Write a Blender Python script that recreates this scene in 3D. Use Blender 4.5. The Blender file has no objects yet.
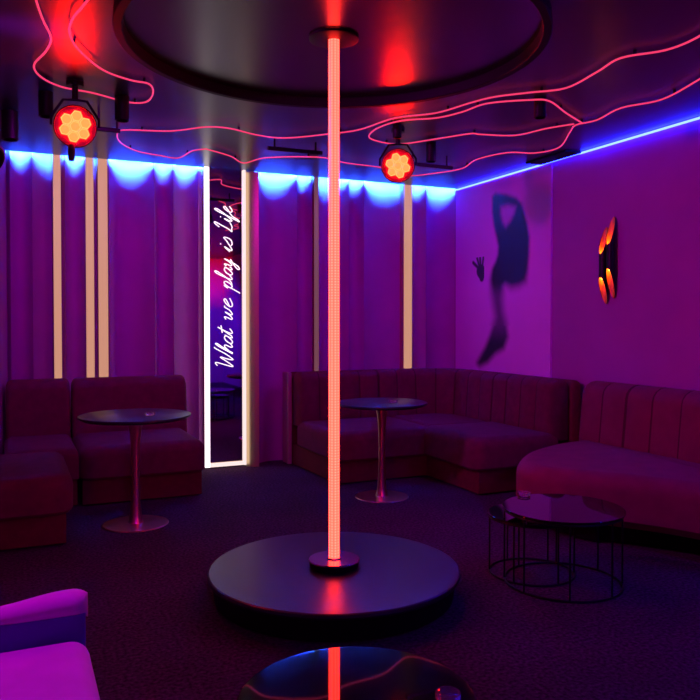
import bpy, math, random
from mathutils import Vector, Matrix
random.seed(7)
S = bpy.context.scene
COL = S.collection
PI = math.pi

# ------------------------------------------------------------------ helpers
def link(o):
    COL.objects.link(o); return o

def tag(o, label=None, cat=None, group=None, kind=None):
    if label: o['label'] = label
    if cat: o['category'] = cat
    if group: o['group'] = group
    if kind: o['kind'] = kind
    return o

def thing(name, loc, label, cat, group=None, rz=0):
    o = bpy.data.objects.new(name, None); link(o)
    o.location = loc; o.rotation_euler = (0, 0, rz); o.empty_display_size = .1
    return tag(o, label, cat, group)

class MB:
    """collects shapes in one frame, builds ONE mesh object"""
    def __init__(s): s.v = []; s.f = []; s.m = []
    def add(s, vs, fs, mi=0):
        n = len(s.v); s.v += [Vector(p) for p in vs]
        for f in fs: s.f.append([i + n for i in f]); s.m.append(mi)
        return s
    def box(s, x0, x1, y0, y1, z0, z1, mi=0):
        return s.add([(x0,y0,z0),(x1,y0,z0),(x1,y1,z0),(x0,y1,z0),(x0,y0,z1),(x1,y0,z1),(x1,y1,z1),(x0,y1,z1)],
                     [(0,3,2,1),(4,5,6,7),(0,1,5,4),(1,2,6,5),(2,3,7,6),(3,0,4,7)], mi)
    def lathe(s, prof, c=(0,0,0), n=48, mi=0, axis=None, caps=True):
        c = Vector(c); vs = []; fs = []
        if axis is None: q = Matrix.Identity(3)
        else: q = Vector((0,0,1)).rotation_difference(Vector(axis)).to_matrix()
        for r, z in prof:
            for k in range(n):
                a = 2*PI*k/n
                vs.append(c + q @ Vector((r*math.cos(a), r*math.sin(a), z)))
        for i in range(len(prof)-1):
            for k in range(n):
                k2 = (k+1) % n
                fs.append((i*n+k, i*n+k2, (i+1)*n+k2, (i+1)*n+k))
        if caps:
            if prof[0][0] > 1e-6: fs.append(tuple(range(n-1, -1, -1)))
            L = (len(prof)-1)*n
            if prof[-1][0] > 1e-6: fs.append(tuple(range(L, L+n)))
        return s.add(vs, fs, mi)
    def tube(s, pts, r, n=8, mi=0, closed=False):
        pts = [Vector(p) for p in pts]; N = len(pts); vs = []; fs = []
        up = None
        for i, p in enumerate(pts):
            a = pts[(i-1) % N] if (closed or i > 0) else p
            b = pts[(i+1) % N] if (closed or i < N-1) else p
            t = (b-a).normalized()
            if up is None:
                up = Vector((0,0,1)) if abs(t.z) < .9 else Vector((1,0,0))
            u = (up - t*up.dot(t)).normalized(); w = t.cross(u); up = u
            for k in range(n):
                an = 2*PI*k/n
                vs.append(p + u*(r*math.cos(an)) + w*(r*math.sin(an)))
        for i in range(N if closed else N-1):
            j = (i+1) % N
            for k in range(n):
                k2 = (k+1) % n
                fs.append((i*n+k, i*n+k2, j*n+k2, j*n+k))
        if not closed:
            fs.append(tuple(range(n-1, -1, -1))); fs.append(tuple(range((N-1)*n, N*n)))
        return s.add(vs, fs, mi)
    def slab(s, outline, z0, z1, r=.05, rb=.015, mi=0, steps=6, puff=0.0):
        """outline CCW in xy; rounded top edge of radius r, small one rb at the bottom"""
        n = len(outline); P = [Vector((p[0], p[1])) for p in outline]; nor = []
        for i in range(n):
            a = (P[i]-P[i-1]).normalized(); b = (P[(i+1) % n]-P[i]).normalized()
            na = Vector((-a.y, a.x)); nb = Vector((-b.y, b.x))
            m = (na+nb); m.normalize(); nor.append(m/max(.5, m.dot(na)))
        prof = [(rb, z0), (0, z0+rb)]
        prof += [(r*(1-math.cos(t)), z1-r+r*math.sin(t)) for t in [PI/2*k/steps for k in range(steps+1)]]
        vs = []; fs = []
        for d, z in prof:
            for i in range(n):
                q = P[i]+nor[i]*d; vs.append((q.x, q.y, z))
        for j in range(len(prof)-1):
            for i in range(n):
                i2 = (i+1) % n
                fs.append((j*n+i, j*n+i2, (j+1)*n+i2, (j+1)*n+i))
        fs.append(tuple(range(n-1, -1, -1)))
        L = (len(prof)-1)*n; fs.append(tuple(range(L, L+n)))
        return s.add(vs, fs, mi)
    def build(s, name, mats, parent=None, origin=None, smooth=True, angle=40):
        off = Vector((0,0,0))
        if parent is not None: off = Vector(parent.location) if parent.parent is None else Vector(parent.location)+Vector(parent.parent.location)
        elif origin is not None: off = Vector(origin)
        me = bpy.data.meshes.new(name)
        me.from_pydata([v-off for v in s.v], [], s.f)
        if not isinstance(mats, (list, tuple)): mats = [mats]
        for m in mats: me.materials.append(m)
        for p, mi in zip(me.polygons, s.m): p.material_index = mi
        me.validate(); me.update()
        import bmesh
        bm = bmesh.new(); bm.from_mesh(me); bmesh.ops.recalc_face_normals(bm, faces=bm.faces)
        if smooth:
            for f in bm.faces: f.smooth = True
            th = math.radians(angle)
            for e in bm.edges:
                if len(e.link_faces) == 2 and e.calc_face_angle(0) > th: e.smooth = False
        bm.to_mesh(me); bm.free()
        o = bpy.data.objects.new(name, me); link(o)
        if parent is not None: o.parent = parent
        elif origin is not None: o.location = origin
        return o

def copy_tree(o, parent=None):
    c = o.copy(); COL.objects.link(c)
    if parent is not None: c.parent = parent
    for ch in list(o.children): copy_tree(ch, c)
    return c

def crom(pts, k=8, closed=False):
    P = [Vector(p) for p in pts]; n = len(P); out = []
    rng = range(n if closed else n-1)
    for i in rng:
        if closed: a, b, c, d = P[(i-1) % n], P[i], P[(i+1) % n], P[(i+2) % n]
        else: a, b, c, d = P[max(i-1, 0)], P[i], P[i+1], P[min(i+2, n-1)]
        for j in range(k):
            t = j/k
            out.append(.5*((2*b)+(c-a)*t+(2*a-5*b+4*c-d)*t*t+(3*b-a-3*c+d)*t**3))
    if not closed: out.append(P[-1])
    return out

def rrect(x0, x1, y0, y1, r, k=6):
    """rounded rectangle outline, CCW; r a number or four radii (x1y0, x1y1, x0y1, x0y0)"""
    if not isinstance(r, (tuple, list)): r = (r,)*4
    out = []
    for (cx, cy, sx, sy, a0, rr) in ((x1, y0, -1, 1, -90, r[0]), (x1, y1, -1, -1, 0, r[1]), (x0, y1, 1, -1, 90, r[2]), (x0, y0, 1, 1, 180, r[3])):
        if rr < .02: out.append((cx, cy)); continue
        ox, oy = cx+sx*rr, cy+sy*rr
        for j in range(k+1):
            a = math.radians(a0+90*j/k)
            out.append((ox+rr*math.cos(a), oy+rr*math.sin(a)))
    return out

# ------------------------------------------------------------------ materials
def mat(name, col, rough=.5, metal=0., spec=.5, noise=None, bump=None, sheen=0., coat=0., tr=0., aniso=0.):
    m = bpy.data.materials.new(name); m.use_nodes = True; nt = m.node_tree; N = nt.nodes; L = nt.links
    b = N['Principled BSDF']
    b.inputs['Base Color'].default_value = (*col, 1); b.inputs['Roughness'].default_value = rough
    b.inputs['Metallic'].default_value = metal; b.inputs['Specular IOR Level'].default_value = spec
    b.inputs['Sheen Weight'].default_value = sheen; b.inputs['Coat Weight'].default_value = coat
    b.inputs['Transmission Weight'].default_value = tr
    if sheen: b.inputs['Sheen Roughness'].default_value = .4
    tc = N.new('ShaderNodeTexCoord')
    if noise:
        sc, amt = noise
        n = N.new('ShaderNodeTexNoise'); n.inputs['Scale'].default_value = sc; n.inputs['Detail'].default_value = 5
        L.new(tc.outputs['Object'], n.inputs['Vector'])
        r = N.new('ShaderNodeValToRGB'); r.color_ramp.elements[0].position = .3; r.color_ramp.elements[1].position = .7
        r.color_ramp.elements[0].color = (*[c*(1-amt) for c in col], 1)
        r.color_ramp.elements[1].color = (*[min(1, c*(1+amt)) for c in col], 1)
        L.new(n.outputs['Fac'], r.inputs['Fac']); L.new(r.outputs['Color'], b.inputs['Base Color'])
    if bump:
        sc, st = bump
        n = N.new('ShaderNodeTexNoise'); n.inputs['Scale'].default_value = sc; n.inputs['Detail'].default_value = 6
        L.new(tc.outputs['Object'], n.inputs['Vector'])
        bp = N.new('ShaderNodeBump'); bp.inputs['Strength'].default_value = st; bp.inputs['Distance'].default_value = .01
        L.new(n.outputs['Fac'], bp.inputs['Height']); L.new(bp.outputs['Normal'], b.inputs['Normal'])
    return m

def emit(name, col, st):
    m = bpy.data.materials.new(name); m.use_nodes = True; b = m.node_tree.nodes['Principled BSDF']
    b.inputs['Base Color'].default_value = (.02, .02, .02, 1); b.inputs['Roughness'].default_value = .4
    b.inputs['Emission Color'].default_value = (*col, 1); b.inputs['Emission Strength'].default_value = st
    return m

M = {}
M['wall'] = mat('painted_wall', (.46, .07, .42), .75, noise=(3, .05), bump=(60, .05))
M['pleat'] = mat('padded_wall_fabric', (.45, .16, .44), .65, noise=(4, .05), bump=(90, .05))
M['ceil'] = mat('dark_gloss_ceiling', (.018, .010, .04), .33, spec=.42)
M['canopy'] = mat('smoked_gloss_panel', (.010, .009, .010), .27, spec=1.1)
M['black'] = mat('matt_black_metal', (.006, .006, .007), .45, spec=.3)
M['satin'] = mat('black_satin', (.006, .006, .006), .6, spec=.15)
M['velvet'] = mat('wine_velvet', (.16, .010, .05), .85, sheen=.06, noise=(14, .14), bump=(220, .10), spec=.15)
M['velvet2'] = mat('rose_velvet', (.20, .02, .06), .85, sheen=.08, noise=(9, .10), bump=(220, .08), spec=.15)
M['plinth'] = mat('wine_plinth_cloth', (.15, .012, .03), .8, noise=(20, .12), bump=(200, .08), spec=.2)
M['beige'] = mat('lit_side_panel', (.45, .33, .26), .7, noise=(10, .06))  # end of the sofa back, mirror edge light put into the colour
M['tabletop'] = mat('dark_laminate_top', (.02, .02, .028), .34, spec=.5, noise=(25, .2))
M['copper'] = mat('brushed_copper', (.85, .50, .42), .28, metal=1., noise=(40, .08))
M['chrome'] = mat('satin_chrome', (.8, .78, .8), .15, metal=1.)
M['blackglass'] = mat('black_mirror_glass', (.004, .004, .005), .03, spec=1.1)
M['collar'] = mat('polished_collar', (.55, .5, .58), .22, metal=1.)
M['stage'] = mat('stage_satin_laminate', (.02, .018, .022), .33, spec=.5, noise=(6, .12))
M['mirror'] = mat('mirror_glass', (.86, .86, .88), .025, metal=1.)
M['goldmetal'] = mat('champagne_metal', (.75, .62, .34), .38, metal=.8, bump=(8, .05))
M['goldin'] = mat('gold_leaf_inside', (.85, .30, .05), .5, metal=.3, bump=(30, .1))
M['glass'] = mat('clear_glass', (.95, .95, 1), .05, tr=.9, spec=.8)
M['panel'] = mat('frosted_panel', (.85, .24, .90), .55, noise=(2, .03))
M['stitch'] = mat('stitched_groove', (.085, .006, .027), .9, spec=.1)

def carpet():
    m = mat('dark_flecked_carpet', (.075, .055, .075), .95, spec=.1)
    nt = m.node_tree; N = nt.nodes; L = nt.links; b = N['Principled BSDF']
    tc = N.new('ShaderNodeTexCoord')
    n = N.new('ShaderNodeTexNoise'); n.inputs['Scale'].default_value = 60; n.inputs['Detail'].default_value = 8
    n2 = N.new('ShaderNodeTexNoise'); n2.inputs['Scale'].default_value = 2.2; n2.inputs['Detail'].default_value = 4
    L.new(tc.outputs['Object'], n.inputs['Vector']); L.new(tc.outputs['Object'], n2.inputs['Vector'])
    r = N.new('ShaderNodeValToRGB'); e = r.color_ramp.elements
    e[0].position = .35; e[0].color = (.04, .014, .034, 1); e[1].position = .7; e[1].color = (.16, .06, .13, 1)
    L.new(n.outputs['Fac'], r.inputs['Fac'])
    mx = N.new('ShaderNodeMix'); mx.data_type = 'RGBA'; mx.blend_type = 'MULTIPLY'; mx.inputs[0].default_value = .5
    L.new(r.outputs['Color'], mx.inputs[6]); L.new(n2.outputs['Fac'], mx.inputs[7])
    L.new(mx.outputs[2], b.inputs['Base Color'])
    bp = N.new('ShaderNodeBump'); bp.inputs['Strength'].default_value = .5; bp.inputs['Distance'].default_value = .01
    L.new(n.outputs['Fac'], bp.inputs['Height']); L.new(bp.outputs['Normal'], b.inputs['Normal'])
    return m
M['carpet'] = carpet()

M['blue_led'] = emit('blue_led_strip', (.015, .19, 1.), 1700)
M['blue_led2'] = emit('blue_led_strip_dim', (.008, .014, 1.), 60)
M['neon'] = emit('pink_red_neon', (.92, .045, .15), 1.0)
M['warm'] = emit('warm_white_profile', (1., .46, .29), .6)
M['warm_dim'] = emit('warm_white_profile_dim', (1., .35, .45), .16)
M['white'] = emit('white_led_frame', (1., .86, .88), 2.2)
M['white_dim'] = emit('white_led_frame_dim', (1., .76, .74), 1.1)
M['script'] = emit('white_neon_script', (1., .80, .90), 1.5)
M['led'] = emit('par_led_lens', (95., .42, .09), 1.)
M['ledring'] = emit('par_led_rim', (95., .62, .16), 1.)
M['ledcore'] = emit('par_led_core', (5., .20, .05), 1.)
M['bulb'] = emit('sconce_lamp', (1., .34, .05), 32.)

def pole_mat():
    m = emit('red_led_pole', (1, .2, .12), 1.)
    nt = m.node_tree; N = nt.nodes; L = nt.links; b = N['Principled BSDF']
    tc = N.new('ShaderNodeTexCoord'); sp = N.new('ShaderNodeSeparateXYZ'); L.new(tc.outputs['Object'], sp.inputs[0])
    def math_(op, a, bb=None):
        n = N.new('ShaderNodeMath'); n.operation = op
        for i, x in enumerate((a, bb)):
            if x is None: continue
            if isinstance(x, (int, float)): n.inputs[i].default_value = x
            else: L.new(x, n.inputs[i])
        return n.outputs[0]
    z = math_('SINE', math_('MULTIPLY', sp.outputs['Z'], 2*PI/.0137))
    an = math_('SINE', math_('MULTIPLY', math_('ARCTAN2', sp.outputs['Y'], sp.outputs['X']), 10))
    d = math_('MULTIPLY', math_('ADD', z, 1.), math_('ADD', an, 1.))     # 0..4
    r = N.new('ShaderNodeMapRange'); r.inputs[1].default_value = 0; r.inputs[2].default_value = 3.2
    r.inputs[3].default_value = 0; r.inputs[4].default_value = 1
    L.new(d, r.inputs[0])
    mx = N.new('ShaderNodeMix'); mx.data_type = 'RGBA'
    mx.inputs[6].default_value = (13., .20, .13, 1); mx.inputs[7].default_value = (14., .50, .34, 1)
    L.new(r.outputs[0], mx.inputs[0]); L.new(mx.outputs[2], b.inputs['Emission Color'])
    return m
M['pole'] = pole_mat()

# ------------------------------------------------------------------ the room shell
XR, YB, ZC, YF = 4.42, 7.03, 2.82, -3.0
LW = [(-.03, 7.0), (-1.66, YF)]
def structure(o): o['kind'] = 'structure'; return o
structure(MB().box(-2.2, XR+.2, YF-.2, YB+.3, -.1, 0).build('floor', M['carpet'], smooth=False))
YE = 6.955                                   # the ceiling stops here and leaves a light slot to the back wall
structure(MB().box(-2.2, XR+.2, YF-.2, YE, ZC, ZC+.012).build('ceiling', M['ceil'], smooth=False))
structure(MB().box(-2.2, XR+.2, YF-.2, 6.86, ZC+.012, ZC+.12).build('trim_1', M['wall'], smooth=False))
structure(MB().box(-2.2, XR+.2, 6.86, YB+.3, ZC+.10, ZC+.12).build('trim_2', M['wall'], smooth=False))
structure(MB().box(XR, XR+.15, YF-.1, YB+.3, 0, ZC+.12).build('wall_right', M['wall'], smooth=False))
structure(MB().box(-2.1, XR+.1, YF-.15, YF, 0, ZC).build('wall_rear', M['wall'], smooth=False))
lw = MB(); (ax, ay), (bx, by) = LW
lw.add([(ax, ay, 0), (bx, by, 0), (bx-.15, by, 0), (ax-.15, ay, 0), (ax, ay, ZC+.1), (bx, by, ZC+.1), (bx-.15, by, ZC+.1), (ax-.15, ay, ZC+.1)],
       [(0,3,2,1),(4,5,6,7),(0,1,5,4),(1,2,6,5),(2,3,7,6),(3,0,4,7)])
structure(lw.build('wall_left', M['wall'], smooth=False))

# back wall: upright concave padded bays meeting in sharp ridges
ridges = [-.16, -.002, .17, .435, .60, .80, 1.197, 1.369, 1.60, 2.165, 2.576, 2.735, 3.14, 3.31, 3.873, 4.044, 4.44]
prof = []
for a, b in zip(ridges[:-1], ridges[1:]):
    dep = min(.12, .045+.22*(b-a)); n = 14
    for j in range(n):
        t = j/n; prof.append((a+(b-a)*t, 6.985+dep*(1-abs(2*t-1)**2.2)))
prof.append((ridges[-1], 6.985))
bw = MB(); vs = []; fs = []
for x, y in prof: vs += [(x, y, 0), (x, y, ZC+.1), (x, 7.2, 0), (x, 7.2, ZC+.1)]
for i in range(len(prof)-1):
    a = 4*i; b = a+4
    fs += [(a, b, b+1, a+1), (a+2, a+3, b+3, b+2), (a+1, b+1, b+3, a+3), (a, a+2, b+2, b)]
fs += [(0, 1, 3, 2)]; e = 4*(len(prof)-1); fs += [(e, e+2, e+3, e+1)]
structure(bw.add(vs, fs).build('wall_back', M['pleat'], angle=30))

# ------------------------------------------------------------------ LED strips round the ceiling
def led(name, x0, x1, y0, y1, z0, z1, m, label):
    t = thing(name, ((x0+x1)/2, (y0+y1)/2, z0), label, 'light strip')
    MB().box(x0, x1, y0, y1, z1-.004, z1, 0).build('mounting_channel', M['chrome'], t, smooth=False)
    MB().box(x0, x1, y0, y1, z0, z1-.004).build('diffuser', M[m], t, smooth=False)
    return t
led('led_strip', -.02, 4.41, 6.895, 6.940, 2.842, 2.862, 'blue_led', 'long bright blue LED strip along the ceiling over the ridged back wall')
led('led_strip', 4.398, 4.414, .2, 6.945, 2.803, ZC, 'blue_led2', 'thin blue LED strip along the ceiling over the flat right wall')

# upright warm light profiles
def upright(x0, x1, y, m, label, hood=True, z0=.5):
    t = thing('light_profile', ((x0+x1)/2, y, z0), label, 'light strip', None)
    MB().box(x0, x1, y-.006, y+.004, z0, 2.90).build('diffuser', M[m], t, smooth=False)
    MB().box(x0, x1, y+.004, y+.10, z0, 2.90).build('back_channel', M['goldmetal'], t, smooth=False)
    return t
upright(.337, .398, 6.965, 'warm', 'upright warm light strip on the back wall, leftmost of the three above the left sofa')
upright(.602, .668, 6.965, 'warm', 'upright warm light strip on the back wall, middle of the three above the left sofa')
upright(.705, .785, 6.965, 'warm', 'widest, rightmost upright warm light strip of the three above the left sofa')
upright(2.755, 2.80, 6.965, 'warm_dim', 'dim upright light strip just left of the glowing pole, above the corner sofa')
upright(3.768, 3.860, 6.965, 'warm', 'upright warm light strip on the back wall nearest the silhouette panel')

# ------------------------------------------------------------------ lit mirror with neon script
mt = thing('mirror_panel', (1.86, 6.95, .02), 'tall narrow wall mirror edged in white light with script writing What we play is Life', 'mirror')
mb = MB().box(1.645, 2.135, 6.93, 7.0, .02, 2.818); mb.build('mirror_backing', M['goldmetal'], mt, smooth=False)
MB().box(1.684, 2.008, 6.924, 6.929, .06, 2.818).build('mirror_glass', M['mirror'], mt, smooth=False)
MB().box(1.640, 1.684, 6.905, 6.929, .02, 2.818).build('light_edge', M['white'], mt, smooth=False)
MB().box(2.008, 2.032, 6.895, 6.929, .02, 2.818).build('light_edge', M['white_dim'], mt, smooth=False)
MB().box(1.684, 2.008, 6.905, 6.929, .02, .055).build('light_edge', M['white_dim'], mt, smooth=False)
fr = MB(); vs = []; fs = []
for i in range(13):
    t = i/12; x = 2.042+.105*t; y = 6.932-.075*t-.010*math.sin(PI*t)
    vs += [(x, y, .0), (x, y, 2.80)]
for i in range(12): fs.append((2*i, 2*i+2, 2*i+3, 2*i+1))
vs += [(2.147, 6.99, 0), (2.147, 6.99, 2.8), (2.042, 6.99, 0), (2.042, 6.99, 2.8)]
fs += [(24, 26, 27, 25), (26, 28, 29, 27), (28, 0, 1, 29), tuple([2*i+1 for i in range(13)]+[27, 29]), tuple([2*i for i in range(12, -1, -1)]+[28, 26])]
o = fr.add(vs, fs).build('side_trim', M['goldmetal'], mt); o['label'] = 'rounded champagne metal trim right of the mirror'

GL = {
 'W': (15, [[(-.5,16.5),(1,18.5),(2.2,17),(2.6,8),(3,1),(4,0),(6,6),(8.2,13.5),(8.6,6),(9.2,.8),(10.2,0),(12.5,7),(14.5,18.5),(15.5,19.5)]]),
 'h': (8.2, [[(0,0),(1.2,8),(2.6,15.5),(4,18.5),(4.3,16),(2.6,10),(1.4,4),(1,0)], [(1.2,3),(3.2,7.6),(5,8.8),(5.8,7),(5.4,2.5),(6,.3),(7.4,.8),(8.6,2.6)]]),
 'a': (8, [[(6,7.5),(4,8.8),(1.6,6.8),(.6,3),(1.4,.4),(3.4,.4),(5.6,4),(6.4,8.4),(5.8,3),(6.2,.4),(7.4,.8),(8.4,2.6)]]),
 't': (6, [[(.2,2.6),(2,9),(3.4,16),(2.2,8),(1.9,2),(2.8,.2),(4.4,1),(5.8,3)], [(-.4,11.2),(3,11.8),(6,12.6)]]),
 'w': (10, [[(0,7),(1.2,8.8),(1.8,6),(1.6,1.6),(2.6,.2),(4.2,2.6),(5.2,8),(5,2),(6,.2),(8,3.2),(8.6,8),(9.8,8.6)]]),
 'e': (7, [[(.4,3),(3,5),(5,7.6),(3.8,9.2),(1.8,7),(.8,3),(1.8,.4),(4,.3),(7,3)]]),
 'p': (8.2, [[(0,5),(1.6,9),(1.2,2),(.2,-4),(-.8,-8.5)], [(1.2,4),(3,8.2),(5,8.8),(6,6.4),(5,2),(3,.2),(1.4,1.4)], [(4,.5),(6.4,1),(8.4,3)]]),
 'l': (5, [[(0,2.6),(2.4,9),(4.4,16.5),(4,19),(2.6,17),(1.6,9),(1.4,2),(2.4,.2),(5,2.8)]]),
 'y': (9, [[(0,6.4),(1.2,8.8),(1.8,6),(1.8,2),(3,.4),(5,3.4),(6.4,8.6),(5.6,1),(4,-5.6),(1.8,-8),(.8,-6),(3,-2.6),(8,2)]]),
 'i': (4, [[(0,2.6),(1.6,8.6),(1.2,2.4),(2,.2),(4.2,2.8)], [(1.9,12.2),(2.3,12.9)]]),
 's': (6, [[(0,2.6),(2.4,6.5),(3.6,9.2),(4.6,5),(4.2,1.2),(2,.1),(.6,1.4)]]),
 'L': (10.5, [[(1,14),(3.2,18.6),(5,18.6),(3.8,12),(2.2,4),(.6,.4),(3,.6),(6,.2),(10,2.4)]]),
 'f': (6, [[(0,2.6),(3,9),(5.4,16),(4.6,19),(3,15),(1.6,4),(.2,-5),(-.2,-8),(1.6,-6),(3,-.6),(6,2.8)]]),
}
PX = .0095
def word(txt, s0, s1, label):
    x = 0; strokes = []
    for c in txt:
        w, st = GL[c]
        for k in st: strokes.append([(x+a+.30*b, b) for a, b in k])
        x += w
    lo = min(p[0] for k in strokes for p in k); hi = max(p[0] for k in strokes for p in k)
    g = (s1-s0)/(hi-lo); m = MB()
    for k in strokes:
        pts = [(1.906-b*PX*.93, 6.920, Z0+((a-lo)*g+s0)*PX) for a, b in k]
        m.tube(crom([Vector(p) for p in pts], 5), .0044, 6)
    o = m.build('neon_word', M['script'], mt); o['label'] = label
Z0 = 1.38-(367-322)*PX*.985
word('What', 0, 41, 'white script word What')
word('we', 47, 68, 'white script word we')
word('play', 73, 107, 'white script word play')
word('is', 114, 128, 'white script word is')
word('Life', 134, 159, 'white script word Life')

# ------------------------------------------------------------------ frosted panel with silhouette on the right wall
pt = thing('silhouette_panel', (XR, 6.17, .0), 'pale frosted wall panel showing the blurred dark shadow of a standing woman and a hand', 'wall panel')
MB().box(4.402, XR, 5.385, 6.96, .0, 2.795).build('frosted_sheet', M['panel'], pt, smooth=False)
# figure traced in centimetre-like units: (horizontal from panel's left end, height) -> wall plane
H_, F_, P_, YW_ = 1.38, 750., math.radians(1.1), math.radians(24.3)
fig_pts = [(115,60),(124,50),(160,54),(195,66),(212,84),(222,112),(232,150),(240,200),(239,260),(234,320),(228,352),(205,368),(180,374),(158,362),(150,372),(147,420),(150,460),(160,500),(166,548),(152,588),(122,606),(96,636),(68,650),(60,640),(74,614),(90,585),(104,550),(116,512),(124,478),(118,440),(112,400),(108,350),(114,312),(126,288),(134,262),(136,230),(130,200),(121,160),(115,110)]
gap_pts = [(142,92),(168,84),(196,92),(190,120),(176,146),(160,166),(148,150),(141,120)]
# the sheet's own measured scale: (490..541, 195..367) of the figure -> metres on the wall
def wall_yz(u, v):
    px = 460+u/3.5; py = 180+v/3.5
    PPY = 322+F_*math.tan(P_)
    x = (px-350)/F_; y = (PPY-py)/F_
    f = math.cos(P_)+y*math.sin(P_); w = -math.sin(P_)+y*math.cos(P_)
    c, s = math.cos(YW_), math.sin(YW_)
    rx, ry = x*c+f*s, -x*s+f*c; t = 4.40/rx
    return (ry*t, H_+w*t)
fig = [wall_yz(*p) for p in fig_pts]; gap = [wall_yz(*p) for p in gap_pts]
def sdist(p, poly):
    x, y = p; inside = False; d = 1e9; n = len(poly)
    for i in range(n):
        x1, y1 = poly[i]; x2, y2 = poly[(i+1) % n]
        if (y1 > y) != (y2 > y) and x < (x2-x1)*(y-y1)/(y2-y1)+x1: inside = not inside
        dx, dy = x2-x1, y2-y1; t = max(0, min(1, ((x-x1)*dx+(y-y1)*dy)/(dx*dx+dy*dy+1e-12)))
        d = min(d, math.hypot(x-x1-t*dx, y-y1-t*dy))
    return d if inside else -d
def cap(p, a, b, r):
    dx, dy = b[0]-a[0], b[1]-a[1]; t = max(0, min(1, ((p[0]-a[0])*dx+(p[1]-a[1])*dy)/(dx*dx+dy*dy+1e-12)))
    return r-math.hypot(p[0]-a[0]-t*dx, p[1]-a[1]-t*dy)
def ss(a, b, x):
    t = max(0, min(1, (x-a)/(b-a))); return t*t*(3-2*t)
def print_mesh(name, fn, y0, y1, z0, z1, h, dark, label):
    ny = int((y1-y0)/h); nz = int((z1-z0)/h); idx = {}; vs = []; fs = []; val = []
    grid = [[fn((y0+i*h, z0+j*h)) for j in range(nz+1)] for i in range(ny+1)]
    def vid(i, j):
        if (i, j) not in idx:
            idx[(i, j)] = len(vs); vs.append(Vector((4.4005, y0+i*h, z0+j*h))-Vector(pt.location)); val.append(grid[i][j])
        return idx[(i, j)]
    for i in range(ny):
        for j in range(nz):
            if max(grid[i][j], grid[i+1][j], grid[i][j+1], grid[i+1][j+1]) > .015:
                fs.append((vid(i, j), vid(i, j+1), vid(i+1, j+1), vid(i+1, j)))
    me = bpy.data.meshes.new(name); me.from_pydata(vs, [], fs)
    at = me.attributes.new('ink', 'FLOAT', 'POINT')
    for k, v in enumerate(val): at.data[k].value = v
    m = bpy.data.materials.new(name+'_ink'); m.use_nodes = True; nt = m.node_tree; b = nt.nodes['Principled BSDF']
    b.inputs['Roughness'].default_value = .55
    an = nt.nodes.new('ShaderNodeAttribute'); an.attribute_name = 'ink'
    mx = nt.nodes.new('ShaderNodeMix'); mx.data_type = 'RGBA'
    mx.inputs[6].default_value = (.85, .24, .90, 1); mx.inputs[7].default_value = (*dark, 1)
    nt.links.new(an.outputs['Fac'], mx.inputs[0]); nt.links.new(mx.outputs[2], b.inputs['Base Color'])
    me.materials.append(m); o = bpy.data.objects.new(name, me); link(o); o.parent = pt; o['label'] = label
def f_fig(p):
    d = sdist(p, fig); z = p[1]
    bl = .035 if z > 1.9 else .035+.05*ss(1.95, 1.6, z)
    if z < 1.35: bl = .05
    v = ss(-bl, bl, d+.012)
    g = ss(-.04, .05, sdist(p, gap))
    leg = 1-.18*ss(1.78, 1.62, z)*(1-ss(1.38, 1.15, z))
    return v*(1-.75*g)*leg
print_mesh('silhouette', f_fig, 5.55, 6.60, .86, 2.72, .014, (.012, .01, .05), 'blurred dark silhouette of a woman standing with raised arms')
fin = [((72,316),(46,289),3.2),((70,312),(57,262),3.0),((72,312),(69,251),3.2),((77,312),(83,260),3.0),((80,322),(94,290),3.0),((72,318),(76,324),13),((74,325),(76,343),7)]
finw = [(wall_yz(*a), wall_yz(*b), r*.0056) for a, b, r in fin]
print_mesh('hand_print', lambda p: ss(-.010, .010, max(cap(p, a, b, r) for a, b, r in finw)), 6.42, 6.98, 1.40, 2.05, .008, (.03, .02, .05), 'small dark hand pressed on the frosted sheet')

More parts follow.
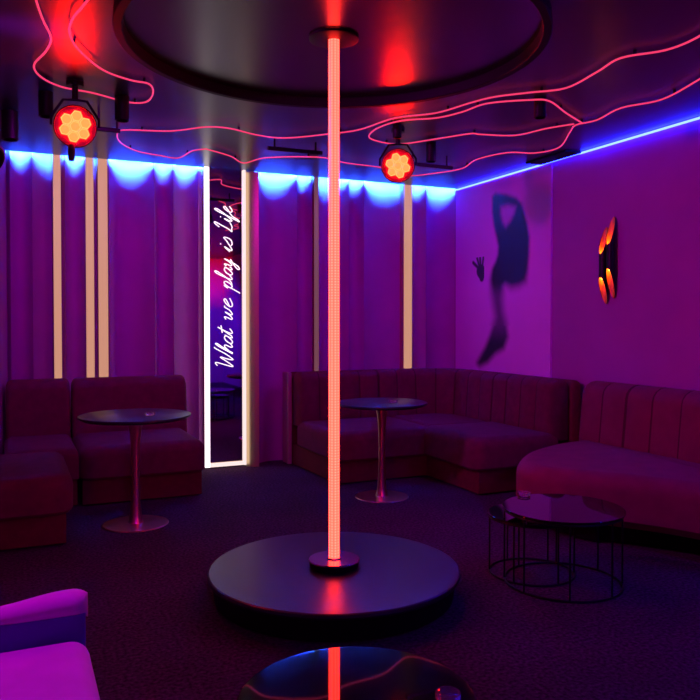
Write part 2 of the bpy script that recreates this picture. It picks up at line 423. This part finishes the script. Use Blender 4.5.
# ------------------------------------------------------------------ wall sconce: two slanted-cut black tubes with gold inside
st_ = thing('wall_sconce', (XR, 4.64, 1.86), 'black twin tube wall lamp with glowing gold slanted ends on the right wall', 'wall lamp')
MB().box(4.405, XR, 4.63, 4.73, 1.70, 2.03).build('back_plate', M['black'], st_, smooth=False)
def slant(cx, cy, ztip, zcut, zc2, zb2):
    R_, n, nz = .035, 28, 3
    def top(a): t = (1-math.cos(a-PI))/2; return zcut+(ztip-zcut)*t          # opens towards the room (-X)
    def bot(a): t = (1-math.cos(a-PI))/2; return zc2+(zb2-zc2)*t
    for nm, rr, mm in (('tube', R_, 'black'), ('gold_lining', R_-.0035, 'goldin')):
        vs = []; fs = []
        for k in range(n):
            a = 2*PI*k/n; x, y = cx+rr*math.cos(a), cy+rr*math.sin(a)
            vs += [(x, y, bot(a)), (x, y, zc2+.0), (x, y, zcut), (x, y, top(a))] if nm == 'tube' else [(x, y, bot(a)+.001), (x, y, zc2+.006), (x, y, zcut-.006), (x, y, top(a)-.001)]
        if nm == 'tube':
            for k in range(n):
                k2 = (k+1) % n
                for j in (0, 1, 2): fs.append((4*k+j, 4*k2+j, 4*k2+j+1, 4*k+j+1))
            MB().add(vs, fs).build(nm, M[mm], st_)
        else:
            for lo_, hi_, cp in ((0, 1, 1), (2, 3, 2)):
                v2 = []; f2 = []
                for k in range(n): v2 += [vs[4*k+lo_], vs[4*k+hi_]]
                for k in range(n):
                    k2 = (k+1) % n; f2.append((2*k, 2*k2, 2*k2+1, 2*k+1))
                f2.append([2*k+(cp-lo_) for k in range(n)])
                MB().add(v2, f2).build(nm, M[mm], st_)
    MB().lathe([(.0, 0), (.014, .001), (.016, .012), (.010, .022), (0, .024)], (cx, cy, zcut-.004), 16, caps=False).build('bulb', M['bulb'], st_)
    MB().lathe([(.0, 0), (.014, -.001), (.016, -.012), (.010, -.022), (0, -.024)], (cx, cy, zc2+.004), 16, caps=False).build('bulb', M['bulb'], st_)
slant(4.372, 4.700, 2.150, 1.930, 1.742, 1.525)
slant(4.372, 4.618, 2.225, 2.000, 1.808, 1.570)

# ------------------------------------------------------------------ round stage, pole, ceiling canopy
SX, SY = 1.485, 3.485
sg = thing('round_stage', (SX, SY, 0), 'low round black stage disc on the carpet under the glowing pole', 'stage')
MB().lathe([(.61, .105), (.63, .112), (.636, .124), (.633, .136), (.625, .14), (.3, .14), (0, .14)], (SX, SY, 0), 96, caps=False).build('stage_top', M['stage'], sg, angle=12)
MB().lathe([(.0, .001), (.58, .001), (.60, .012), (.612, .105), (0, .105)], (SX, SY, 0), 96, caps=False).build('stage_base', M['satin'], sg)
cn = thing('ceiling_canopy', (SX, SY, 2.75), 'large round smoked glossy ceiling disc with black rim above the stage', 'ceiling disc')
MB().lathe([(1.055, 2.82), (1.06, 2.755), (1.055, 2.75), (1.02, 2.75), (1.015, 2.755), (1.012, 2.817)], (SX, SY, 0), 128, caps=False).build('rim', M['satin'], cn)
MB().lathe([(0, 2.806), (1.013, 2.806), (1.013, 2.818), (0, 2.818)], (SX, SY, 0), 128, caps=False).build('gloss_panel', M['canopy'], cn, angle=20)
pl = thing('dance_pole', (SX, SY, .14), 'glowing orange red LED dance pole from stage to ceiling', 'pole')
MB().lathe([(.0275, .172), (.0275, 2.80)], (SX, SY, 0), 40).build('led_tube', M['pole'], pl)
MB().lathe([(.122, .168), (.129, .171), (.130, .177), (.127, .181), (.036, .182), (.036, .188), (.031, .188)], (SX, SY, 0), 64, caps=False).build('base_collar', M['collar'], pl, angle=12)
MB().lathe([(.123, .1405), (.126, .17)], (SX, SY, 0), 64).build('base_drum', M['satin'], pl)
MB().lathe([(.030, 2.790), (.115, 2.790), (.125, 2.794), (.125, 2.805)], (SX, SY, 0), 64, caps=False).build('ceiling_collar', M['black'], pl)

# ------------------------------------------------------------------ pink neon ropes on the ceiling
def ceil_pt(px, py, z=2.795):
    PPY = 322+F_*math.tan(P_)
    x = (px-350)/F_; y = (PPY-py)/F_
    f = math.cos(P_)+y*math.sin(P_); w = -math.sin(P_)+y*math.cos(P_)
    c, s = math.cos(YW_), math.sin(YW_); t = (z-H_)/w
    return Vector(((x*c+f*s)*t, (-x*s+f*c)*t, z))
def rope(paths, label, ext=()):
    pts_all = []
    t = thing('neon_rope', ceil_pt(*paths[0][len(paths[0])//2]), label, 'neon light')
    for k, pth in enumerate(paths):
        pts = crom([ceil_pt(*p) for p in pth], 6)
        MB().tube(pts, .0058, 8).build('neon_tube', M['neon'], t)
        for i in range(8, len(pts)-4, 18):
            p = pts[i]; MB().box(p.x-.006, p.x+.006, p.y-.006, p.y+.006, 2.80, ZC).build('ceiling_clip', M['black'], t, smooth=False)
    return t
rope([[(14,-80),(28,-30),(36,0),(43,20),(51,38),(46,51),(34,65),(41,77),(62,87),(93,93),(127,102),(146,102),(153,93),(149,84),(130,80),(103,70),(79,50),(70,34),(72,20),(82,7),(92,-6),(112,-40),(120,-80)]],
     'pink neon rope curling in a boot shape on the ceiling at the left')
rope([[(206,149),(192,151),(178,158),(160,155.5),(137,151),(120,142),(118,132),(130,130),(171,131),(206,127),(230,128.5),(257,135),(285,138),(329,134),(360,129.5),(395,118),(436,113),(470,103),(494,97),(529,92.6),(566,88),(597,72),(621,58),(666,50),(698,37),(730,15)],
      [(206,149),(230,156),(243.7,163),(264,158),(298.6,156.7),(326,158),(346.5,163),(384,168),(408,175.5),(436,173),(462,168.5),(477,159.4),(508,152.6),(535,153),(559,147.4),(570,132),(576,125),(597,120),(621,108),(662,99.4),(700,79),(740,55)]],
     'long wavy pink neon rope wandering across the ceiling behind the pole')
rope([[(582,123),(566,113),(549,101),(529,100),(487,103.5),(462,112),(436,118),(401,120.7),(377,128.5),(369,137),(381,142),(401,144),(436,139),(470,133.7),(481,134.4),(515,135.4),(546,128.6),(574,124)]],
     'closed loop of pink neon rope on the ceiling right of the pole')

# ------------------------------------------------------------------ ceiling fixtures
def par(loc, aim, label, lit=True, group='round stage lights hung from the ceiling'):
    t = thing('stage_light', loc, label, 'stage light', group)
    L0 = Vector(loc); ax = (Vector(aim)-L0).normalized()
    MB().lathe([(.0, -.13), (.06, -.13), (.085, -.11), (.105, -.04), (.122, .0), (.124, .03), (.118, .034), (.116, .008), (0, .006)], L0, 40, axis=ax, caps=False).build('housing', M['parbody'], t)
    q = Vector((0,0,1)).rotation_difference(ax).to_matrix()
    sides = 6
    for (k, rr) in [(-1, 0)]+[(i, .0655*.94) for i in range(6)]:
        c = L0 + q @ Vector((rr*math.cos(k*PI/3+.3), rr*math.sin(k*PI/3+.3), .010))
        hexa = MB(); vs = []
        for (r0, z0) in ((.0345, .0), (.0345, .014), (.027, .012)):
            for j in range(6):
                a = j*PI/3+.3+PI/6; vs.append(c + q @ Vector((r0*math.cos(a), r0*math.sin(a), z0)))
        fs = []
        for i in (0, 1):
            for j in range(6): fs.append((i*6+j, i*6+(j+1) % 6, (i+1)*6+(j+1) % 6, (i+1)*6+j))
        hexa.add(vs, fs)
        le = hexa.build('lens_cell', M['ledring'] if lit else M['black'], t, smooth=False)
        MB().lathe([(.027, .011), (.020, .016), (.012, .018), (0, .019)], c, 12, axis=ax, caps=False).build('led_lens', M['led'] if lit else M['black'], t)
    side = ax.cross(Vector((0,0,1))).normalized()
    yk = MB(); a = L0+side*.135; b = L0-side*.135; top = L0+Vector((0,0,.16))
    yk.tube([a, a+Vector((0,0,.05)), a*.75+b*.25+Vector((0,0,.155)), top, b*.75+a*.25+Vector((0,0,.155)), b+Vector((0,0,.05)), b], .008, 6)
    yk.build('yoke', M['black'], t)
    MB().lathe([(.018, .16), (.018, ZC-L0.z-.03), (.05, ZC-L0.z-.028), (.05, ZC-L0.z)], L0, 16).build('hanger', M['black'], t)
    return t
M['parbody'] = mat('dark_red_housing', (.05, .008, .008), .4, spec=.5)
camp = (0, 0, 1.38)
p1 = par((.359, 4.80, 2.552), (.05, .6, 1.75), 'round red stage light with seven lenses, hung at the left near the ceiling boot loop')
MB().lathe([(.0, -.215), (.016, -.21), (.02, -.19), (.02, -.14), (.014, -.115)], (.335, 4.78, 2.552), 14, caps=False).build('cable_gland', M['black'], p1)
par((2.636, 4.97, 2.545), (.1, .1, 1.40), 'round red stage light with seven lenses, hung right of the pole')
par((-.145, 4.60, 2.27), (1.5, 3.2, .1), 'unlit black stage light cut by the left edge of the picture', lit=False)

def can(px, py0, py1, hw, label, z0=2.60):
    """small black ceiling can; pixel column gives its place, py1 its lower rim"""
    c = ceil_pt(px, py1, z0); d = c.x*math.sin(YW_)+c.y*math.cos(YW_); r = hw*d/F_
    t = thing('ceiling_spotlight', (c.x, c.y, z0), label, 'spotlight', 'black ceiling spotlights')
    MB().lathe([(r*.82, z0+.02), (r*.82, z0+.002), (r*.9, z0), (r, z0+.004), (r, ZC-.005), (0, ZC-.005)], (c.x, c.y, 0), 28, caps=False).build('can_body', M['black'], t)
    MB().lathe([(0, z0+.035), (r*.6, z0+.03), (r*.82, z0+.012)], (c.x, c.y, 0), 28, caps=False).build('reflector', M['satin'], t)
    return t
can(10, 105, 140, 8, 'black cylindrical ceiling spotlight at the far left edge', 2.62)
can(46, 95, 117, 7, 'black cylindrical ceiling spotlight just left of the left stage light', 2.66)
can(122, 99, 121, 7, 'black cylindrical ceiling spotlight under the tip of the boot shaped neon', 2.66)
can(397, 125, 138, 4.5, 'small black ceiling spotlight inside the neon loop above the right stage light', 2.72)
can(431, 140, 162, 5, 'black ceiling spotlight right of the right stage light', 2.66)
can(540, 103, 118, 6, 'black ceiling spotlight inside the right end of the neon loop', 2.69)
def track(p, q, z, label):
    a = ceil_pt(*p, z); b = ceil_pt(*q, z); t = thing('lighting_track', a, label, 'track')
    MB().tube([a, b], .016, 8).build('rail', M['black'], t)
    for f in (.12, .88):
        c = a.lerp(b, f); MB().tube([c, (c.x, c.y, ZC)], .008, 6).build('stem', M['black'], t)
track((268,148), (322,153), 2.74, 'short black rail under the ceiling just left of the pole')
track((407,163), (452,168), 2.72, 'short black rail under the ceiling right of the right stage light')
track((96,128.5), (120,131), 2.70, 'thin black rail under the ceiling right of the left stage light')
# dark return-air panel against the right wall
c = ceil_pt(553, 158, 2.815)
MBv = MB().box(c.x-.10, c.x+.10, c.y-.28, c.y+.25, 2.806, 2.819)
vt = thing('ceiling_vent', (c.x, c.y, 2.806), 'flat black vent in the ceiling beside the blue strip over the silhouette panel', 'vent')
MBv.build('frame', M['satin'], vt, smooth=False)
sl = MB()
for i in range(7): sl.box(c.x-.085+i*.026, c.x-.075+i*.026, c.y-.25, c.y+.22, 2.802, 2.806)
sl.build('slats', M['black'], vt, smooth=False)

# ------------------------------------------------------------------ sofas
def fluted_back(path, z0, z1, th, pitch, lean=0.03, bulge=.014, flip=1):
    """path: polyline of the FRONT face foot; back lies on its left side (flip=1). returns MB"""
    P = [Vector((p[0], p[1])) for p in path]
    # resample
    L = [0]
    for a, b in zip(P[:-1], P[1:]): L.append(L[-1]+(b-a).length)
    n = max(12, int(L[-1]/.0125)); pts = []
    nf = max(1, round(L[-1]/pitch)); pit = L[-1]/nf
    k = 0
    for i in range(n+1):
        s = L[-1]*i/n
        while k < len(L)-2 and s > L[k+1]: k += 1
        t = (s-L[k])/(L[k+1]-L[k]); pts.append((P[k].lerp(P[k+1], t), s))
    vs = []; prof_n = None
    for i, (p, s) in enumerate(pts):
        a = pts[max(0, i-2)][0]; b = pts[min(n, i+2)][0]; d = (b-a).normalized(); nn = Vector((-d.y, d.x))*flip
        w = abs(math.sin(PI*s/pit)); bl = bulge*(w**.35)
        e0 = min(s, L[-1]-s); endr = .045; er = (endr-math.sqrt(max(0, endr**2-(endr-e0)**2))) if e0 < endr else 0
        rt = th*.42; prof = []
        prof.append((er*.5, z0))
        for q in range(1, 7): prof.append((lean*q/6-bl+er*.6, z0+(z1-rt-er-z0)*q/6))
        for q in range(1, 8):
            an = PI*q/8; prof.append((lean-bl*(1-q/8)+er*.6+(th/2-er*.5)*(1-math.cos(an)), z1-rt-er+rt*math.sin(an)))
        prof.append((lean+th-er*.6, z1-rt-er)); prof.append((lean+th-er*.5, z0))
        prof_n = len(prof)
        for o_, z in prof:
            q = p+nn*o_; vs.append((q.x, q.y, z))
    fs = []
    for i in range(n):
        for j in range(prof_n-1):
            fs.append((i*prof_n+j, (i+1)*prof_n+j, (i+1)*prof_n+j+1, i*prof_n+j+1))
        fs.append((i*prof_n, i*prof_n+prof_n-1, (i+1)*prof_n+prof_n-1, (i+1)*prof_n))
    fs.append(tuple(range(prof_n))); fs.append(tuple(range(n*prof_n+prof_n-1, n*prof_n-1, -1)))
    out = MB().add(vs, fs)
    if pitch < .3:                                    # stitched seams in the grooves, front side and crown
        for i in range(n):
            s_ = L[-1]*(i+.5)/n
            if min(s_, L[-1]-s_) > .06 and abs(math.sin(PI*s_/pit)) < .11:
                for j in range(12): out.m[i*prof_n+j] = 1
    return out

ZS0, ZS, ZB = .20, .45, .905
# left straight sofa on the back wall
t = thing('bench_sofa', (.95, 6.4, 0), 'dark red velvet bench sofa behind the left table, beside the lit mirror', 'sofa')
MB().slab(rrect(.475, 1.37, 5.90, 6.93, .0), .012, ZS0, .01, .004).build('plinth', M['plinth'], t)
MB().slab(rrect(.455, 1.40, 5.84, 6.72, (.09,.0,.0,.09)), ZS0, ZS, .085, .02, puff=.008).build('seat', M['velvet'], t)
fluted_back([(.46, 6.64), (1.42, 6.64)], ZS-.06, ZB, .20, .32, bulge=.006).build('backrest', M['velvet'], t)
MB().box(.48, 1.40, 6.87, 6.95, .19, ZB-.10).build('back_shell', M['plinth'], t, smooth=False)
# left corner piece with the seat that comes forward
t = thing('corner_sofa', (.05, 5.9, 0), 'dark red velvet corner sofa cut by the left edge, its seat coming forward', 'sofa')
MB().slab([(-.33,4.93),(.30,4.93),(.30,5.90),(.44,5.92),(.44,6.90),(-.02,6.90)], .012, ZS0, .01, .004).build('plinth', M['plinth'], t)
MB().slab(rrect(-.20, .345, 4.87, 5.86, (.13,.09,.0,.0)), ZS0, ZS, .085, .02, puff=.012).build('seat', M['velvet'], t).__setitem__('label', 'forward seat cushion')
MB().slab(rrect(-.06, .448, 5.87, 6.72, 0), ZS0, ZS, .06, .02, puff=.006).build('seat', M['velvet'], t)
fluted_back([(-.045, 6.64), (.445, 6.64)], ZS-.06, ZB, .20, .45, bulge=.006).build('backrest', M['velvet'], t)
fluted_back([(-.23, 4.90), (-.075, 6.0)], ZS-.06, ZB-.02, .10, .32, bulge=.006).build('backrest', M['velvet'], t)
# middle corner sofa
t = thing('corner_sofa', (3.4, 6.3, 0), 'large dark red velvet corner sofa in the corner behind the right table', 'sofa')
L_out = [(2.50,5.80),(3.37,5.80),(3.37,4.98),(4.34,4.98),(4.34,6.94),(2.46,6.94)]
MB().slab(L_out, .012, ZS0, .01, .004).build('plinth', M['plinth'], t)
MB().slab(rrect(2.46, 3.45, 5.74, 6.66, (0,0,0,.09)), ZS0, ZS, .085, .02, puff=.008).build('seat', M['velvet'], t)
MB().slab(rrect(3.31, 4.12, 4.93, 5.84, (0,0,.10,.10)), ZS0+.002, ZS+.012, .09, .02, puff=.012).build('seat', M['velvet'], t).__setitem__('label', 'right hand seat cushion')
MB().slab(rrect(3.452, 4.12, 5.85, 6.66, 0), ZS0, ZS, .06, .02, puff=.006).build('seat', M['velvet'], t)
arc = [(3.80+.27*math.sin(a), 6.36+.27*math.cos(a)) for a in [PI/2*k/8 for k in range(9)]]
fluted_back([(2.47, 6.63)]+arc+[(4.07, 4.97)], ZS-.06, ZB, .17, .205, bulge=.032).build('backrest', [M['velvet'], M['stitch']], t)
fluted_back([(2.45, 6.84), (4.06, 6.84)], .15, ZB-.01, .09, 3, bulge=0, lean=0).build('back_shell', M['plinth'], t)
fluted_back([(4.27, 6.6), (4.27, 4.94)], .15, ZB-.015, .11, 3, bulge=0, lean=0).build('back_shell', M['plinth'], t)
o = MB().slab(rrect(2.415, 2.45, 6.79, 6.95, 0), .012, ZB-.01, .012, .004).build('side_panel', M['beige'], t); o['label'] = 'end panel with the mirror light in its beige colour'
# right curved sofa
t = thing('curved_sofa', (3.8, 3.4, 0), 'curved dark red velvet sofa with round end seat along the right wall', 'sofa')
ctrl = [(4.18,4.66),(3.75,4.58),(3.32,4.36),(3.03,4.02),(3.07,3.72),(3.27,3.46),(3.46,3.16),(3.58,2.80),(3.62,2.30),(3.62,1.70)]
front = [Vector((a,b)) for a,b in ctrl]; sm = crom(front, 6)
seat_out = [(4.20,4.60)]+[(p.x,p.y) for p in sm[1:]]+[(4.20,1.70)]
MB().slab(seat_out, .14, .46, .10, .05, puff=.012).build('seat', M['velvet2'], t)
pin = [(4.18,4.45)]+[(min(4.15,p.x+.24), p.y-.12 if p.y > 3.7 else p.y) for p in sm[2:]]+[(4.18,1.74)]
MB().slab(pin, .012, .142, .01, .004).build('plinth', M['satin'], t)  # black here stands in for the shadow under the overhanging seat
fluted_back([(4.08, 4.66), (4.08, 1.72)], .40, ZB+.01, .24, .245, bulge=.02, lean=.04).build('backrest', [M['velvet2'], M['stitch']], t)

# ------------------------------------------------------------------ armchair bottom left
t = thing('armchair', (-.12, 1.95, 0), 'pale low backed armchair lit violet in the bottom left corner', 'armchair')
MB().slab(rrect(-.50, .195, 1.50, 2.27, (.06,.055,.055,.06)), .20, .482, .05, .02, puff=.015).build('seat', M['chair'] if 'chair' in M else mat('pale_grey_velvet', (.62,.56,.64), .8, sheen=.3, noise=(8,.08), bump=(200,.06), spec=.2), t)
M['chair'] = t.children[0].data.materials[0]
MB().slab(rrect(-.47, .16, 1.54, 2.36, .04), .06, .20, .01, .004).build('base', M['chair'], t)
# low wrap back on the far side with a rolled top that swells at its end
bk = MB(); vs = []; fs = []; xs = [-.50+.70*math.sin(PI/2*i/28)**1.0 for i in range(29)]
for x in xs:
    u = (x+.50)/.70; sw = ss(.62, .92, u); e = max(0, (u-.94)/.06); h = .572+.012*sw-.012*e*e; w = (.048+.012*sw)*math.sqrt(max(.02, 1-e**2.2))
    yc = 2.335
    for k in range(16):
        a = -PI*.0+2*PI*k/16; vs.append((x, yc+w*math.cos(a), h-.03+(.026+.010*sw)*math.sin(a)))
for i in range(28):
    for k in range(16): fs.append((16*i+k, 16*i+(k+1) % 16, 16*(i+1)+(k+1) % 16, 16*(i+1)+k))
fs.append(tuple(range(16))); fs.append(tuple(range(28*16, 29*16)))
bk.add(vs, fs).build('rolled_top', M['chair'], t)
MB().slab(rrect(-.50, .192, 2.285, 2.385, (.02,.02,.02,.02)), .10, .538, .01, .004).build('backrest', mat('shaded_blue_velvet', (.12, .06, .42), .8, sheen=.1, bump=(200, .06), spec=.2), t)['label'] = 'inner back with its dark blue shade in the colour'  # blue colour stands in for shade on the inner face
for lx, ly in ((-.44, 1.60), (.12, 1.60), (-.44, 2.30), (.12, 2.30)):
    MB().lathe([(.014, 0), (.02, .06)], (lx, ly, 0), 14).build('leg', M['black'], t)

# ------------------------------------------------------------------ tables
def cocktail(loc, r, label):
    t = thing('cocktail_table', loc, label, 'table', 'round pedestal tables in front of the sofas')
    MB().lathe([(0, .722), (r*.93, .722), (r, .738), (r, .748), (r-.004, .75), (0, .75)], loc, 72, caps=False).build('table_top', M['tabletop'], t)
    MB().lathe([(.052, .012), (.046, .03), (.038, .08), (.030, .18), (.026, .32), (.026, .42), (.031, .56), (.043, .66), (.056, .722)], loc, 40, caps=False).build('stem', M['copper'], t)
    MB().lathe([(0, 0), (.215, 0), (.22, .003), (.216, .008), (.07, .013), (0, .014)], loc, 64, caps=False).build('foot_plate', M['copper'], t)
    return t
ct = cocktail((.765, 5.25, 0), .372, 'round dark pedestal table with copper stem in front of the left sofa')
c2 = copy_tree(ct); c2.location = (2.655, 5.27, 0); c2.scale = (.96, .96, 1)
c2['label'] = 'round dark pedestal table with copper stem just right of the glowing pole'

def wire_table(name, loc, r, h, label, legs=8, glassm='blackglass', rot=0.2):
    t = thing(name, loc, label, 'table')
    c = Vector(loc)
    MB().lathe([(0, h-.012), (r-.006, h-.012), (r, h-.008), (r, h-.002), (r-.003, h), (0, h)], c, 96, caps=False).build('glass_top', M[glassm], t, angle=12)
    circ = lambda rr, z: [c+Vector((rr*math.cos(2*PI*k/48), rr*math.sin(2*PI*k/48), z)) for k in range(48)]
    MB().tube(circ(r-.012, h-.019), .006, 8, closed=True).build('top_ring', M['black'], t)
    MB().tube(circ(r-.012, .007), .006, 8, closed=True).build('bottom_ring', M['black'], t)
    for k in range(legs):
        a = 2*PI*k/legs+rot; x, y = (r-.012)*math.cos(a), (r-.012)*math.sin(a)
        MB().tube([c+Vector((x, y, .008)), c+Vector((x, y, h-.018))], .005, 6).build('leg', M['black'], t)
    return t
wire_table('coffee_table', (2.655, 3.14, 0), .315, .40, 'larger round black glass coffee table on wire legs before the curved sofa')
wire_table('nesting_table', (2.60, 3.33, 0), .24, .33, 'smaller lower round wire table tucked behind the black glass coffee table', legs=6, rot=.5)
wire_table('coffee_table', (.772, 1.668, 0), .297, .45, 'round black mirror topped table at the bottom edge, front of the stage', legs=8)

def ashtray(loc, r, h, label, m='glass'):
    o = MB().lathe([(0, 0), (r*.9, 0), (r, h*.3), (r, h), (r*.86, h), (r*.8, h*.35), (0, h*.3)], loc, 36, caps=False).build('ashtray', M[m], origin=loc)
    tag(o, label, 'ashtray'); return o
ashtray((.775+.075, 5.25-.26+.18, .7502), .035, .02, 'small clear glass ashtray on the left pedestal table')
ashtray((2.72, 5.20, .7502), .035, .02, 'small clear glass ashtray on the right pedestal table')
a_ = ceil_pt(524, 494.5, .405)
ashtray((a_.x, a_.y, .4002), .036, .018, 'small clear glass ashtray on the wire legged coffee table')
a_ = ceil_pt(448, 699, .455)
ashtray((a_.x, a_.y, .4502), .031, .022, 'small clear glass ashtray on the mirror topped table at the bottom edge')

# ------------------------------------------------------------------ added wash spots
def spot(loc, aim, col, power, size=60, rad=.12, blend=.8):  # unseen spots added to tint the room, without fixtures
    l = bpy.data.lights.new('added_wash_spot', 'SPOT'); l.color = col; l.energy = power; l.spot_size = math.radians(size); l.shadow_soft_size = rad; l.spot_blend = blend
    o = bpy.data.objects.new('added_wash_spot', l); link(o); o.location = loc
    o.rotation_euler = (Vector(aim)-Vector(loc)).to_track_quat('-Z', 'Y').to_euler(); return o
spot((.4, -1.6, 2.65), (1.6, 7.0, 1.8), (1., .0, 1.5), 70, 62, .04)      # added violet wash from behind the camera
for lx in (.45, 1.45, 3.35):                                             # three added violet spots washing the back wall
    spot((lx, 5.0, 2.74), (lx+.1, 7.05, 1.5), (1., .0, 1.4), 18, 120, .04, 1.)
spot((-.30, 4.0, 2.70), (4.4, 4.3, 1.5), (1., .0, 1.3), 145, 80, .10, 1.)      # added magenta wash on the right wall
spot((-.55, 2.9, 2.70), (-.1, 1.95, .4), (1., .0, 1.25), 95, 50, .05)          # added violet spot over the armchair
spot((3.3, .2, 2.7), (3.5, 2.0, .0), (.10, .0, 1.), 120, 75, .04)          # added blue spot over the right side
spot((2.2, -.6, 2.7), (4.0, -3.0, .9), (.10, .02, 1.), 420, 70, .04)       # blue wash added on the rear wall for the mirror to reflect
spot((3.0, -1.2, 2.2), (4.0, -3.0, 2.7), (1., .01, .03), 200, 60, .04)       # red wash added high on the rear wall for the mirror to reflect
# ------------------------------------------------------------------ world, camera, colour
w = bpy.data.worlds.new('World'); S.world = w; w.use_nodes = True
w.node_tree.nodes['Background'].inputs['Color'].default_value = (.05, .0, .12, 1)
w.node_tree.nodes['Background'].inputs['Strength'].default_value = .02
cam = bpy.data.cameras.new('camera'); co = bpy.data.objects.new('camera', cam); link(co)
co.location = (0, 0, H_); co.rotation_euler = (PI/2-P_, 0, -YW_)
cam.sensor_width = 36; cam.lens = F_/700*36; cam.shift_y = -(350-(322+F_*math.tan(P_)))/700
cam.clip_start = .05
S.camera = co
S.view_settings.view_transform = 'Standard'; S.view_settings.look = 'None'
S.view_settings.exposure = 0; S.view_settings.gamma = 1; S.view_settings.use_curve_mapping = False
